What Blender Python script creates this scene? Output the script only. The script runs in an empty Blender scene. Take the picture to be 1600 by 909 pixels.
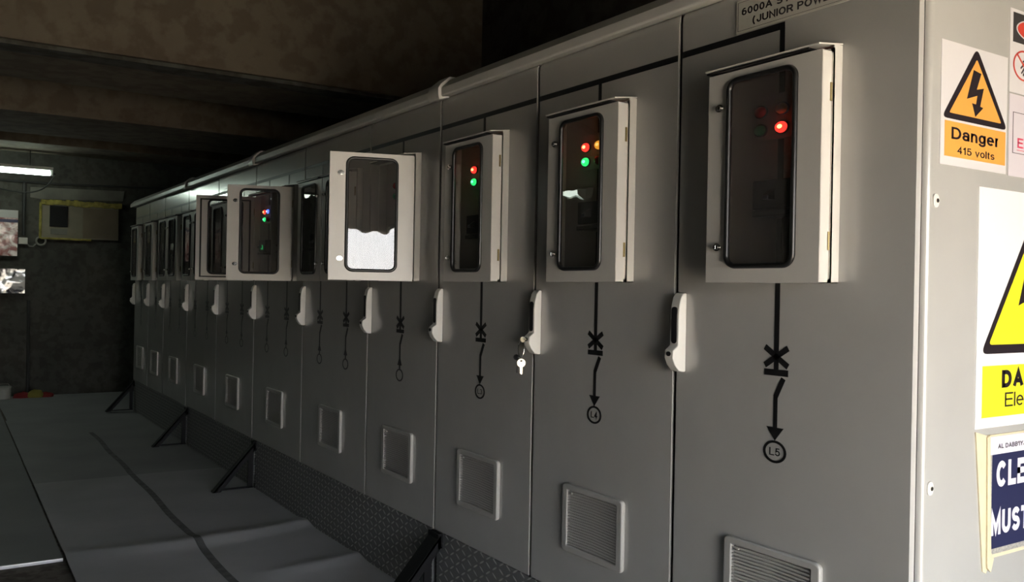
import bpy, bmesh, math, random
from mathutils import Matrix, Vector, noise as mnoise

random.seed(7)
SC = bpy.context.scene
COL = SC.collection
PI = math.pi

# ------------------------------------------------------------------ camera
def make_camera():
    yaw, pitch, roll = math.radians(33.159), math.radians(-0.048), math.radians(1.072)
    fw = Vector((math.sin(yaw)*math.cos(pitch), math.cos(yaw)*math.cos(pitch), math.sin(pitch)))
    rt = Vector((math.cos(yaw), -math.sin(yaw), 0))
    up = rt.cross(fw)
    r2 = math.cos(roll)*rt + math.sin(roll)*up
    u2 = -math.sin(roll)*rt + math.cos(roll)*up
    cd = bpy.data.cameras.new('camera')
    cd.sensor_width = 36.0
    cd.lens = 1389.5/1600*36.0
    cd.clip_start = 0.05
    co = bpy.data.objects.new('camera', cd)
    COL.objects.link(co)
    m = Matrix((r2, u2, -fw)).transposed().to_4x4()
    m.translation = Vector((-2.0054, -1.2749, 1.1308))
    co.matrix_world = m
    SC.camera = co
make_camera()

# ------------------------------------------------------------------ sky, sun, exposure
SKY = 15.6
SUN = 56.0
world = bpy.data.worlds.new('sky'); SC.world = world
world.use_nodes = True
wn = world.node_tree.nodes; wl = world.node_tree.links
wn.clear()
wo = wn.new('ShaderNodeOutputWorld'); wb = wn.new('ShaderNodeBackground')
tc = wn.new('ShaderNodeTexCoord'); sx = wn.new('ShaderNodeSeparateXYZ'); cr = wn.new('ShaderNodeValToRGB')
wl.new(tc.outputs['Generated'], sx.inputs[0]); wl.new(sx.outputs['Z'], cr.inputs[0])
cr.color_ramp.elements[0].position = 0.0; cr.color_ramp.elements[0].color = (0.98, 0.965, 0.96, 1)
cr.color_ramp.elements[1].position = 0.5; cr.color_ramp.elements[1].color = (0.72, 0.86, 1.0, 1)
wl.new(cr.outputs[0], wb.inputs['Color']); wb.inputs['Strength'].default_value = SKY
wl.new(wb.outputs[0], wo.inputs['Surface'])

sd = bpy.data.lights.new('sun', 'SUN'); sd.energy = SUN; sd.angle = math.radians(0.6); sd.color = (1.0, 0.95, 0.87)
so = bpy.data.objects.new('sun', sd); COL.objects.link(so)
so.rotation_euler = Vector((0.30, 0.35, -1.0)).to_track_quat('-Z', 'Y').to_euler()

SC.view_settings.view_transform = 'Standard'
SC.view_settings.look = 'None'
SC.view_settings.exposure = 0.0
SC.view_settings.gamma = 1.0
SC.view_settings.use_curve_mapping = False

# ------------------------------------------------------------------ materials
def nmat(name):
    m = bpy.data.materials.new(name); m.use_nodes = True
    nt = m.node_tree
    return m, nt, nt.nodes['Principled BSDF']

def pmat(name, col, rough=0.5, metal=0.0, var=0.0, scale=30.0, bump=0.0, spec=0.5, bscale=None):
    m, nt, b = nmat(name)
    b.inputs['Base Color'].default_value = (*col, 1); b.inputs['Roughness'].default_value = rough
    b.inputs['Metallic'].default_value = metal; b.inputs['Specular IOR Level'].default_value = spec
    if var or bump:
        t = nt.nodes.new('ShaderNodeTexCoord'); n = nt.nodes.new('ShaderNodeTexNoise')
        n.inputs['Scale'].default_value = scale; n.inputs['Detail'].default_value = 5
        nt.links.new(t.outputs['Object'], n.inputs['Vector'])
        if var:
            r = nt.nodes.new('ShaderNodeValToRGB')
            r.color_ramp.elements[0].position = 0.3; r.color_ramp.elements[1].position = 0.7
            r.color_ramp.elements[0].color = (*[c*(1-var) for c in col], 1)
            r.color_ramp.elements[1].color = (*[min(1, c*(1+var)) for c in col], 1)
            nt.links.new(n.outputs['Fac'], r.inputs[0]); nt.links.new(r.outputs[0], b.inputs['Base Color'])
        if bump:
            n2 = n
            if bscale:
                n2 = nt.nodes.new('ShaderNodeTexNoise'); n2.inputs['Scale'].default_value = bscale
                nt.links.new(t.outputs['Object'], n2.inputs['Vector'])
            bp = nt.nodes.new('ShaderNodeBump'); bp.inputs['Strength'].default_value = bump; bp.inputs['Distance'].default_value = 0.01
            nt.links.new(n2.outputs['Fac'], bp.inputs['Height']); nt.links.new(bp.outputs[0], b.inputs['Normal'])
    return m

def emat(name, col, strength):
    m, nt, b = nmat(name)
    b.inputs['Base Color'].default_value = (*col, 1)
    b.inputs['Emission Color'].default_value = (*col, 1); b.inputs['Emission Strength'].default_value = strength
    return m

def glass_mat(name, tint, warp=0.0, wscale=6.0, rough=0.0):
    m, nt, b = nmat(name)
    nt.nodes.remove(b)
    out = nt.nodes['Material Output']
    tr = nt.nodes.new('ShaderNodeBsdfTransparent'); tr.inputs[0].default_value = (*tint, 1)
    gl = nt.nodes.new('ShaderNodeBsdfGlossy'); gl.inputs['Roughness'].default_value = rough
    fr = nt.nodes.new('ShaderNodeFresnel')
    ge = nt.nodes.new('ShaderNodeNewGeometry'); io = nt.nodes.new('ShaderNodeMix')   # same reflectance from either side of the thin sheet
    io.inputs['A'].default_value = 1.58; io.inputs['B'].default_value = 1/1.58
    nt.links.new(ge.outputs['Backfacing'], io.inputs['Factor']); nt.links.new(io.outputs['Result'], fr.inputs['IOR'])
    mx = nt.nodes.new('ShaderNodeMixShader')
    nt.links.new(fr.outputs[0], mx.inputs[0]); nt.links.new(tr.outputs[0], mx.inputs[1]); nt.links.new(gl.outputs[0], mx.inputs[2])
    # faint pale haze mixed in, painting reflected light on the sheet
    du = nt.nodes.new('ShaderNodeBsdfDiffuse'); du.inputs[0].default_value = (0.55, 0.52, 0.48, 1)
    m2 = nt.nodes.new('ShaderNodeMixShader'); m2.inputs[0].default_value = 0.055
    nt.links.new(mx.outputs[0], m2.inputs[1]); nt.links.new(du.outputs[0], m2.inputs[2])
    nt.links.new(m2.outputs[0], out.inputs['Surface'])
    if warp:
        t = nt.nodes.new('ShaderNodeTexCoord'); n = nt.nodes.new('ShaderNodeTexNoise'); n.inputs['Scale'].default_value = wscale
        n.inputs['Detail'].default_value = 1
        bp = nt.nodes.new('ShaderNodeBump'); bp.inputs['Strength'].default_value = warp; bp.inputs['Distance'].default_value = 0.05
        nt.links.new(t.outputs['Object'], n.inputs['Vector']); nt.links.new(n.outputs['Fac'], bp.inputs['Height'])
        nt.links.new(bp.outputs[0], gl.inputs['Normal'])
    return m

def concrete(name, c0, c1, c2, scale=1.3, bump=0.35, rough=0.9, dark=0.8):
    """blotchy raw concrete: two noises, dark streaks, pitted bump"""
    m, nt, b = nmat(name)
    L = nt.links
    t = nt.nodes.new('ShaderNodeTexCoord')
    n1 = nt.nodes.new('ShaderNodeTexNoise'); n1.inputs['Scale'].default_value = scale; n1.inputs['Detail'].default_value = 8
    n1.inputs['Roughness'].default_value = 0.65
    L.new(t.outputs['Object'], n1.inputs['Vector'])
    r1 = nt.nodes.new('ShaderNodeValToRGB')
    e = r1.color_ramp.elements
    e[0].position = 0.3; e[0].color = (*c0, 1); e[1].position = 0.72; e[1].color = (*c2, 1)
    k = e.new(0.5); k.color = (*c1, 1)
    L.new(n1.outputs['Fac'], r1.inputs[0])
    n2 = nt.nodes.new('ShaderNodeTexNoise'); n2.inputs['Scale'].default_value = scale*6; n2.inputs['Detail'].default_value = 6
    L.new(t.outputs['Object'], n2.inputs['Vector'])
    r2 = nt.nodes.new('ShaderNodeValToRGB'); r2.color_ramp.elements[0].position = 0.42; r2.color_ramp.elements[0].color = (0.45, 0.38, 0.32, 1)
    r2.color_ramp.elements[1].position = 0.55; r2.color_ramp.elements[1].color = (1, 1, 1, 1)
    L.new(n2.outputs['Fac'], r2.inputs[0])
    mx = nt.nodes.new('ShaderNodeMix'); mx.data_type = 'RGBA'; mx.blend_type = 'MULTIPLY'; mx.inputs['Factor'].default_value = dark
    L.new(r1.outputs[0], mx.inputs['A']); L.new(r2.outputs[0], mx.inputs['B'])
    L.new(mx.outputs['Result'], b.inputs['Base Color'])
    bp = nt.nodes.new('ShaderNodeBump'); bp.inputs['Strength'].default_value = bump; bp.inputs['Distance'].default_value = 0.02
    L.new(n2.outputs['Fac'], bp.inputs['Height']); L.new(bp.outputs[0], b.inputs['Normal'])
    b.inputs['Roughness'].default_value = rough
    return m

M = {}
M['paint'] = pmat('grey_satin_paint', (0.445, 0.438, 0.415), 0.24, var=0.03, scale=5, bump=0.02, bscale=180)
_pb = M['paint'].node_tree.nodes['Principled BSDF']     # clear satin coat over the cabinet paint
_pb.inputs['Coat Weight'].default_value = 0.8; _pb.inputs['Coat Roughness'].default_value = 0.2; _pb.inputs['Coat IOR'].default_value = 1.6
M['paint2'] = pmat('lightened_grey_paint', (0.66, 0.635, 0.59), 0.36, var=0.03, scale=8, bump=0.02, bscale=180)  # cabinet grey lightened to paint in the light on boxes and rails
M['inner'] = pmat('cabinet_interior', (0.16, 0.16, 0.15), 0.6)
M['plastic'] = pmat('handle_grey_plastic', (0.76, 0.74, 0.69), 0.4)
M['vent'] = pmat('vent_grey_plastic', (0.44, 0.43, 0.405), 0.32)
M['ventback'] = pmat('vent_filter', (0.05, 0.05, 0.05), 0.9)
M['black'] = pmat('black_tape', (0.008, 0.008, 0.009), 0.45)
M['rubber'] = pmat('black_rubber', (0.012, 0.012, 0.012), 0.32)
M['bplastic'] = pmat('black_plastic', (0.016, 0.016, 0.018), 0.4)
M['chrome'] = pmat('chrome', (0.75, 0.74, 0.70), 0.16, 1.0)
M['brass'] = pmat('brass', (0.75, 0.58, 0.25), 0.3, 1.0)
M['nickel'] = pmat('nickel_key', (0.62, 0.56, 0.42), 0.4, 0.8)
M['pane'] = glass_mat('smoked_acrylic', (0.72, 0.71, 0.70), 0.03, 7.0)
M['plate'] = pmat('label_plate', (0.55, 0.53, 0.47), 0.45)
M['white'] = pmat('white_sticker', (0.70, 0.675, 0.68), 0.45)
M['whitebright'] = pmat('bright_white_sign', (0.93, 0.92, 0.90), 0.35)
M['pinkwhite'] = pmat('pinkish_white_sticker', (0.68, 0.63, 0.67), 0.45)
M['orange'] = pmat('orange_sign_ink', (0.84, 0.38, 0.075), 0.45)
M['yellow'] = pmat('yellow_sign_ink', (0.92, 0.86, 0.03), 0.4)
M['ink'] = pmat('black_sign_ink', (0.018, 0.012, 0.016), 0.45)
M['red'] = pmat('red_sign_ink', (0.62, 0.06, 0.04), 0.45)
M['redtext'] = pmat('crimson_sign_ink', (0.70, 0.05, 0.12), 0.45)
M['darkgrey'] = pmat('dark_header_ink', (0.045, 0.04, 0.042), 0.45)
M['navy'] = pmat('navy_sign_ink', (0.022, 0.025, 0.075), 0.4)
M['lilac'] = pmat('pale_lilac_sign', (0.78, 0.74, 0.84), 0.45)
M['cream'] = pmat('cream_board', (0.70, 0.61, 0.42), 0.55, var=0.06, scale=20)
M['foil'] = pmat('silver_edge_tape', (0.50, 0.48, 0.44), 0.4, 0.3, var=0.25, scale=160, bump=0.2)
M['steelblack'] = pmat('black_painted_steel', (0.006, 0.006, 0.007), 0.6, spec=0.2, bump=0.05, scale=60)
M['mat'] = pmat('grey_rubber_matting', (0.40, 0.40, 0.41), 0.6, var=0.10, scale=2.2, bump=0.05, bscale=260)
M['mat3'] = pmat('shaded_grey_matting', (0.29, 0.29, 0.295), 0.6, var=0.10, scale=2.2, bump=0.05, bscale=260)  # grey matting darkened to paint in the light fading down the aisle
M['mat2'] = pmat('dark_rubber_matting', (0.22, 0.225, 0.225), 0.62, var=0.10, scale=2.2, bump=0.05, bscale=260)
M['tape'] = pmat('worn_black_tape', (0.13, 0.13, 0.13), 0.6, var=0.35, scale=18)
M['alu'] = pmat('aluminium_edge', (0.7, 0.7, 0.72), 0.3, 1.0)
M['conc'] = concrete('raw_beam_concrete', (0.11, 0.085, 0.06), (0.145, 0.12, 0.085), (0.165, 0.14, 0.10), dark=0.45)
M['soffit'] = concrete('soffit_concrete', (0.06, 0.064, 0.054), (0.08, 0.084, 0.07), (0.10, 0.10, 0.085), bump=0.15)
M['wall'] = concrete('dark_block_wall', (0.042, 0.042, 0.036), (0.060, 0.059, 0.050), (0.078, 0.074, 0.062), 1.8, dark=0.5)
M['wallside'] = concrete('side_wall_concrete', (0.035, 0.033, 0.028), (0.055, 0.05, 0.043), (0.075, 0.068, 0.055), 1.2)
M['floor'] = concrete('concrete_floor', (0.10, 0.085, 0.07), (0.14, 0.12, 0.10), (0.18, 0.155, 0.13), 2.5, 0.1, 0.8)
M['sand'] = concrete('sunlit_sand', (0.46, 0.38, 0.29), (0.54, 0.46, 0.36), (0.60, 0.52, 0.42), 0.6, 0.3, 0.95)
M['tube'] = emat('fluorescent_tube', (0.84, 1.0, 0.87), 17.0)
M['tubedim'] = emat('bulkhead_tube', (0.86, 1.0, 0.88), 9.0)
M['lamphouse'] = pmat('lamp_housing', (0.6, 0.62, 0.58), 0.4)
M['cable'] = pmat('dark_cable', (0.03, 0.03, 0.028), 0.6)
M['greycable'] = pmat('grey_cable', (0.20, 0.19, 0.165), 0.6)
M['foam'] = pmat('yellow_foam', (0.26, 0.22, 0.05), 0.9, var=0.4, scale=14, bump=0.6)
M['board'] = pmat('tan_board', (0.15, 0.12, 0.08), 0.8, var=0.15, scale=3)
M['boardpale'] = pmat('pale_board', (0.20, 0.18, 0.13), 0.8, var=0.15, scale=5)
M['plaster'] = pmat('patch_plaster', (0.14, 0.135, 0.115), 0.9, var=0.3, scale=3)
M['clothred'] = pmat('red_cloth', (0.17, 0.012, 0.012), 0.9)
M['clothyellow'] = pmat('yellow_cloth', (0.20, 0.17, 0.03), 0.9)
M['can'] = pmat('pale_can', (0.32, 0.32, 0.28), 0.5)
M['hinge'] = pmat('hinge_brass', (0.28, 0.22, 0.10), 0.45, 0.8)
M['legend'] = pmat('legend_plate', (0.42, 0.40, 0.38), 0.5)
M['redoff'] = pmat('unlit_red_lens', (0.50, 0.02, 0.03), 0.25)
M['amberoff'] = pmat('unlit_amber_lens', (0.50, 0.24, 0.03), 0.25)
M['greenoff'] = pmat('unlit_green_lens', (0.02, 0.30, 0.12), 0.25)
M['redon'] = emat('lit_red_lens', (1.0, 0.03, 0.02), 5.0)
M['redcore'] = emat('lit_red_filament', (1.0, 0.35, 0.10), 14.0)
M['greenon'] = emat('lit_green_lens', (0.03, 1.0, 0.22), 2.6)
M['greencore'] = emat('lit_green_filament', (0.2, 1.0, 0.55), 5.0)
M['amberon'] = emat('lit_amber_lens', (1.0, 0.42, 0.04), 1.8)
M['ambercore'] = emat('lit_amber_filament', (1.0, 0.6, 0.15), 3.0)
M['blueon'] = emat('lit_blue_lens', (0.08, 0.15, 1.0), 5.0)
M['bluecore'] = emat('lit_blue_filament', (0.4, 0.5, 1.0), 8.0)
M['greenscreen'] = emat('lit_green_meter_window', (0.02, 0.55, 0.14), 1.1)
M['fuse'] = pmat('white_ceramic', (0.8, 0.82, 0.78), 0.3)

def checker_plate():
    """five-bar free: alternating raised lozenges of tread plate, as bump and as worn metal tips"""
    m, nt, b = nmat('black_tread_plate'); L = nt.links
    t = nt.nodes.new('ShaderNodeTexCoord'); s = nt.nodes.new('ShaderNodeSeparateXYZ')
    L.new(t.outputs['Object'], s.inputs[0])
    def mth(op, a, bb=None, c=None):
        n = nt.nodes.new('ShaderNodeMath'); n.operation = op
        for i, v in enumerate((a, bb, c)):
            if v is None: continue
            if isinstance(v, (int, float)): n.inputs[i].default_value = v
            else: L.new(v, n.inputs[i])
        return n.outputs[0]
    P = 0.052
    u = mth('DIVIDE', s.outputs['Y'], P); v = mth('DIVIDE', s.outputs['Z'], P*0.60)
    cu, cv = mth('FLOOR', u), mth('FLOOR', v)
    fu, fv = mth('SUBTRACT', mth('FRACT', u), 0.5), mth('SUBTRACT', mth('FRACT', v), 0.5)
    par = mth('MODULO', mth('ABSOLUTE', mth('ADD', cu, cv)), 2.0)
    sg = mth('SUBTRACT', mth('MULTIPLY', par, 2.0), 1.0)
    k = 0.7071
    a1 = mth('MULTIPLY', mth('ADD', fu, mth('MULTIPLY', fv, sg)), k)
    a2 = mth('MULTIPLY', mth('SUBTRACT', fu, mth('MULTIPLY', fv, sg)), k)
    d = mth('ADD', mth('POWER', mth('DIVIDE', a1, 0.48), 2.0), mth('POWER', mth('DIVIDE', a2, 0.125), 2.0))
    h = mth('SUBTRACT', 1.0, mth('MINIMUM', d, 1.0))
    h = mth('POWER', h, 0.5)
    bp = nt.nodes.new('ShaderNodeBump'); bp.inputs['Strength'].default_value = 1.0; bp.inputs['Distance'].default_value = 0.006
    L.new(h, bp.inputs['Height']); L.new(bp.outputs[0], b.inputs['Normal'])
    mx = nt.nodes.new('ShaderNodeMix'); mx.data_type = 'RGBA'
    mx.inputs['A'].default_value = (0.15, 0.15, 0.15, 1); mx.inputs['B'].default_value = (0.55, 0.54, 0.51, 1)
    L.new(h, mx.inputs['Factor']); L.new(mx.outputs['Result'], b.inputs['Base Color'])
    b.inputs['Roughness'].default_value = 0.42
    return m
M['tread'] = checker_plate()

def poster_mat(name, lower):
    """laminated print: own blotches above, outdoor reflections painted as swirls below, glossy wavy film over it"""
    m, nt, b = nmat(name); L = nt.links
    t = nt.nodes.new('ShaderNodeTexCoord'); n = nt.nodes.new('ShaderNodeTexNoise')
    n.inputs['Scale'].default_value = 9 if not lower else 5; n.inputs['Detail'].default_value = 6; n.inputs['Distortion'].default_value = 1.2
    L.new(t.outputs['Object'], n.inputs['Vector'])
    r = nt.nodes.new('ShaderNodeValToRGB'); e = r.color_ramp.elements
    if lower:
        e[0].position = 0.42; e[0].color = (0.06, 0.05, 0.06, 1); e[1].position = 0.55; e[1].color = (0.80, 0.74, 0.72, 1)  # pale tone paints the bright outdoor reflections into the sheet
    else:
        e[0].position = 0.40; e[0].color = (0.30, 0.10, 0.09, 1); e[1].position = 0.60; e[1].color = (0.78, 0.66, 0.62, 1)
    L.new(n.outputs['Fac'], r.inputs[0]); L.new(r.outputs[0], b.inputs['Base Color'])
    b.inputs['Roughness'].default_value = 0.08 if lower else 0.25; b.inputs['Coat Weight'].default_value = 0.9 if lower else 0.25; b.inputs['Coat Roughness'].default_value = 0.02
    n2 = nt.nodes.new('ShaderNodeTexNoise'); n2.inputs['Scale'].default_value = 7; n2.inputs['Detail'].default_value = 1
    L.new(t.outputs['Object'], n2.inputs['Vector'])
    bp = nt.nodes.new('ShaderNodeBump'); bp.inputs['Strength'].default_value = 0.25; bp.inputs['Distance'].default_value = 0.04
    L.new(n2.outputs['Fac'], bp.inputs['Height']); L.new(bp.outputs[0], b.inputs['Coat Normal']); L.new(bp.outputs[0], b.inputs['Normal'])
    return m
M['poster1'] = poster_mat('laminated_red_print', False)
M['poster2'] = poster_mat('laminated_painted_glare', True)

# ------------------------------------------------------------------ mesh helpers
class MB:
    """collects shapes into ONE mesh"""
    def __init__(s): s.v = []; s.f = []
    def add(s, vs, fs):
        o = len(s.v); s.v += [tuple(p) for p in vs]; s.f += [tuple(i+o for i in q) for q in fs]; return s
    def box(s, x0, x1, y0, y1, z0, z1):
        x0, x1 = min(x0, x1), max(x0, x1); y0, y1 = min(y0, y1), max(y0, y1); z0, z1 = min(z0, z1), max(z0, z1)
        vs = [(x0,y0,z0),(x1,y0,z0),(x1,y1,z0),(x0,y1,z0),(x0,y0,z1),(x1,y0,z1),(x1,y1,z1),(x0,y1,z1)]
        return s.add(vs, [(0,3,2,1),(4,5,6,7),(0,1,5,4),(1,2,6,5),(2,3,7,6),(3,0,4,7)])
    def prism(s, pts, axis, a, b):
        """closed polygon (list of 2D points) extruded along axis from a to b; remaining axes in xyz order"""
        def mk(p, t):
            q = list(p); q.insert(axis, t); return tuple(q)
        n = len(pts)
        vs = [mk(p, a) for p in pts] + [mk(p, b) for p in pts]
        fs = [tuple(range(n-1, -1, -1)), tuple(range(n, 2*n))] + [(i, (i+1) % n, n+(i+1) % n, n+i) for i in range(n)]
        return s.add(vs, fs)
    def ring(s, outer, inner, axis, a, b):
        """plate with a hole: outer and inner loops with equal counts"""
        def mk(p, t):
            q = list(p); q.insert(axis, t); return tuple(q)
        n = len(outer)
        vs = [mk(p, a) for p in outer]+[mk(p, a) for p in inner]+[mk(p, b) for p in outer]+[mk(p, b) for p in inner]
        fs = []
        for i in range(n):
            j = (i+1) % n
            fs += [(i, j, n+j, n+i), (2*n+i, 3*n+i, 3*n+j, 2*n+j), (i, 2*n+i, 2*n+j, j), (n+i, n+j, 3*n+j, 3*n+i)]
        return s.add(vs, fs)
    def tube(s, pts, r, n=8, closed=False, ry=None):
        pts = [Vector(p) for p in pts]; m = len(pts); vs = []
        prev = None
        for i, p in enumerate(pts):
            a = pts[i-1] if (i > 0 or closed) else p; b = pts[(i+1) % m] if (i < m-1 or closed) else p
            t = (b-a).normalized() if (b-a).length > 1e-9 else Vector((0, 0, 1))
            if prev is None:
                ref = Vector((0, 0, 1)) if abs(t.z) < 0.9 else Vector((1, 0, 0))
                u = t.cross(ref).normalized()
            else:
                u = (prev - t*prev.dot(t)).normalized()
            prev = u; w = t.cross(u)
            for k in range(n):
                an = 2*PI*k/n
                vs.append(p + u*math.cos(an)*r + w*math.sin(an)*(ry or r))
        fs = []
        for i in range(m if closed else m-1):
            i2 = (i+1) % m
            for k in range(n):
                k2 = (k+1) % n
                fs.append((i*n+k, i*n+k2, i2*n+k2, i2*n+k))
        if not closed:
            fs += [tuple(range(n-1, -1, -1)), tuple(range((m-1)*n, m*n))]
        return s.add(vs, fs)
    def cyl(s, c, axis, r, h, n=20, r2=None, rv=None):
        """cylinder from c along +axis by h; r in first remaining axis, rv in second"""
        rv = r if rv is None else rv; k = 1.0 if r2 is None else r2
        def mk(a, q, t):
            p = [math.cos(a)*r*q, math.sin(a)*rv*q]; p.insert(axis, t)
            return (c[0]+p[0], c[1]+p[1], c[2]+p[2])
        vs = [mk(2*PI*i/n, 1, 0) for i in range(n)] + [mk(2*PI*i/n, k, h) for i in range(n)]
        fs = [tuple(range(n-1, -1, -1)), tuple(range(n, 2*n))] + [(i, (i+1) % n, n+(i+1) % n, n+i) for i in range(n)]
        return s.add(vs, fs)
    def dome(s, c, axis, sign, r, rv, h, n=16, m=5):
        """half ellipsoid bulging along sign*axis"""
        vs = []; fs = []
        for j in range(m):
            ph = PI/2*j/m
            for i in range(n):
                a = 2*PI*i/n
                p = [math.cos(a)*r*math.cos(ph), math.sin(a)*rv*math.cos(ph)]; p.insert(axis, sign*h*math.sin(ph))
                vs.append((c[0]+p[0], c[1]+p[1], c[2]+p[2]))
        tip = [0, 0]; tip.insert(axis, sign*h); vs.append((c[0]+tip[0], c[1]+tip[1], c[2]+tip[2]))
        for j in range(m-1):
            for i in range(n): fs.append((j*n+i, j*n+(i+1) % n, (j+1)*n+(i+1) % n, (j+1)*n+i))
        for i in range(n): fs.append(((m-1)*n+i, (m-1)*n+(i+1) % n, len(vs)-1))
        fs.append(tuple(range(n)))
        return s.add(vs, fs)
    def build(s, name, mat, parent=None, loc=(0, 0, 0), bevel=0.0, seg=2, angle=35, label=None):
        me = bpy.data.meshes.new(name); me.from_pydata(s.v, [], s.f); me.validate()
        bm = bmesh.new(); bm.from_mesh(me); bmesh.ops.recalc_face_normals(bm, faces=bm.faces); bm.to_mesh(me); bm.free()
        me.materials.append(M[mat] if isinstance(mat, str) else mat)
        for p in me.polygons: p.use_smooth = True
        me.set_sharp_from_angle(angle=math.radians(angle))
        o = bpy.data.objects.new(name, me); COL.objects.link(o)
        o.location = loc
        if parent: o.parent = parent
        if bevel:
            b = o.modifiers.new('bevel', 'BEVEL'); b.width = bevel; b.segments = seg; b.limit_method = 'ANGLE'; b.angle_limit = math.radians(40); b.harden_normals = True
        if label: o['label'] = label
        return o

def tag(o, label, cat, group=None, kind=None):
    o['label'] = label; o['category'] = cat
    if group: o['group'] = group
    if kind: o['kind'] = kind
    return o
def thing(name, label, cat, loc=(0, 0, 0), group=None):
    o = bpy.data.objects.new(name, None); o.empty_display_size = 0.1; COL.objects.link(o); o.location = loc
    return tag(o, label, cat, group)
def struct(o): o['kind'] = 'structure'; return o

def rrect(x0, x1, y0, y1, rx, ry, k=6):
    """rounded rectangle loop (2D)"""
    pts = []
    for cx, cy, a0 in ((x1-rx, y1-ry, 0), (x0+rx, y1-ry, 90), (x0+rx, y0+ry, 180), (x1-rx, y0+ry, 270)):
        for i in range(k+1):
            a = math.radians(a0+90*i/k); pts.append((cx+rx*math.cos(a), cy+ry*math.sin(a)))
    return pts
def rect_around(x0, x1, y0, y1, k=6):
    """rectangle loop with as many points as rrect(k), four corners included"""
    pts = []; h = k//2
    cs = [(x1, y1), (x0, y1), (x0, y0), (x1, y0)]
    W, H = x1-x0, y1-y0
    for q, (cx, cy) in enumerate(cs):
        for i in range(k+1):
            if q == 0: p = (cx, cy-H*0.2*(h-i)/h) if i < h else (cx-W*0.2*(i-h)/h, cy)
            if q == 1: p = (cx+W*0.2*(h-i)/h, cy) if i < h else (cx, cy-H*0.2*(i-h)/h)
            if q == 2: p = (cx, cy+H*0.2*(h-i)/h) if i < h else (cx+W*0.2*(i-h)/h, cy)
            if q == 3: p = (cx-W*0.2*(h-i)/h, cy) if i < h else (cx, cy+H*0.2*(i-h)/h)
            pts.append(p)
    return pts

# lettering: plain grotesque capitals drawn as strokes of even weight, fitted to a width and a cap height
def arc(cx, cy, rx, ry, a0, a1, n=14):
    return [(cx+rx*math.cos(math.radians(a0+(a1-a0)*i/n)), cy+ry*math.sin(math.radians(a0+(a1-a0)*i/n))) for i in range(n+1)]
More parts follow.
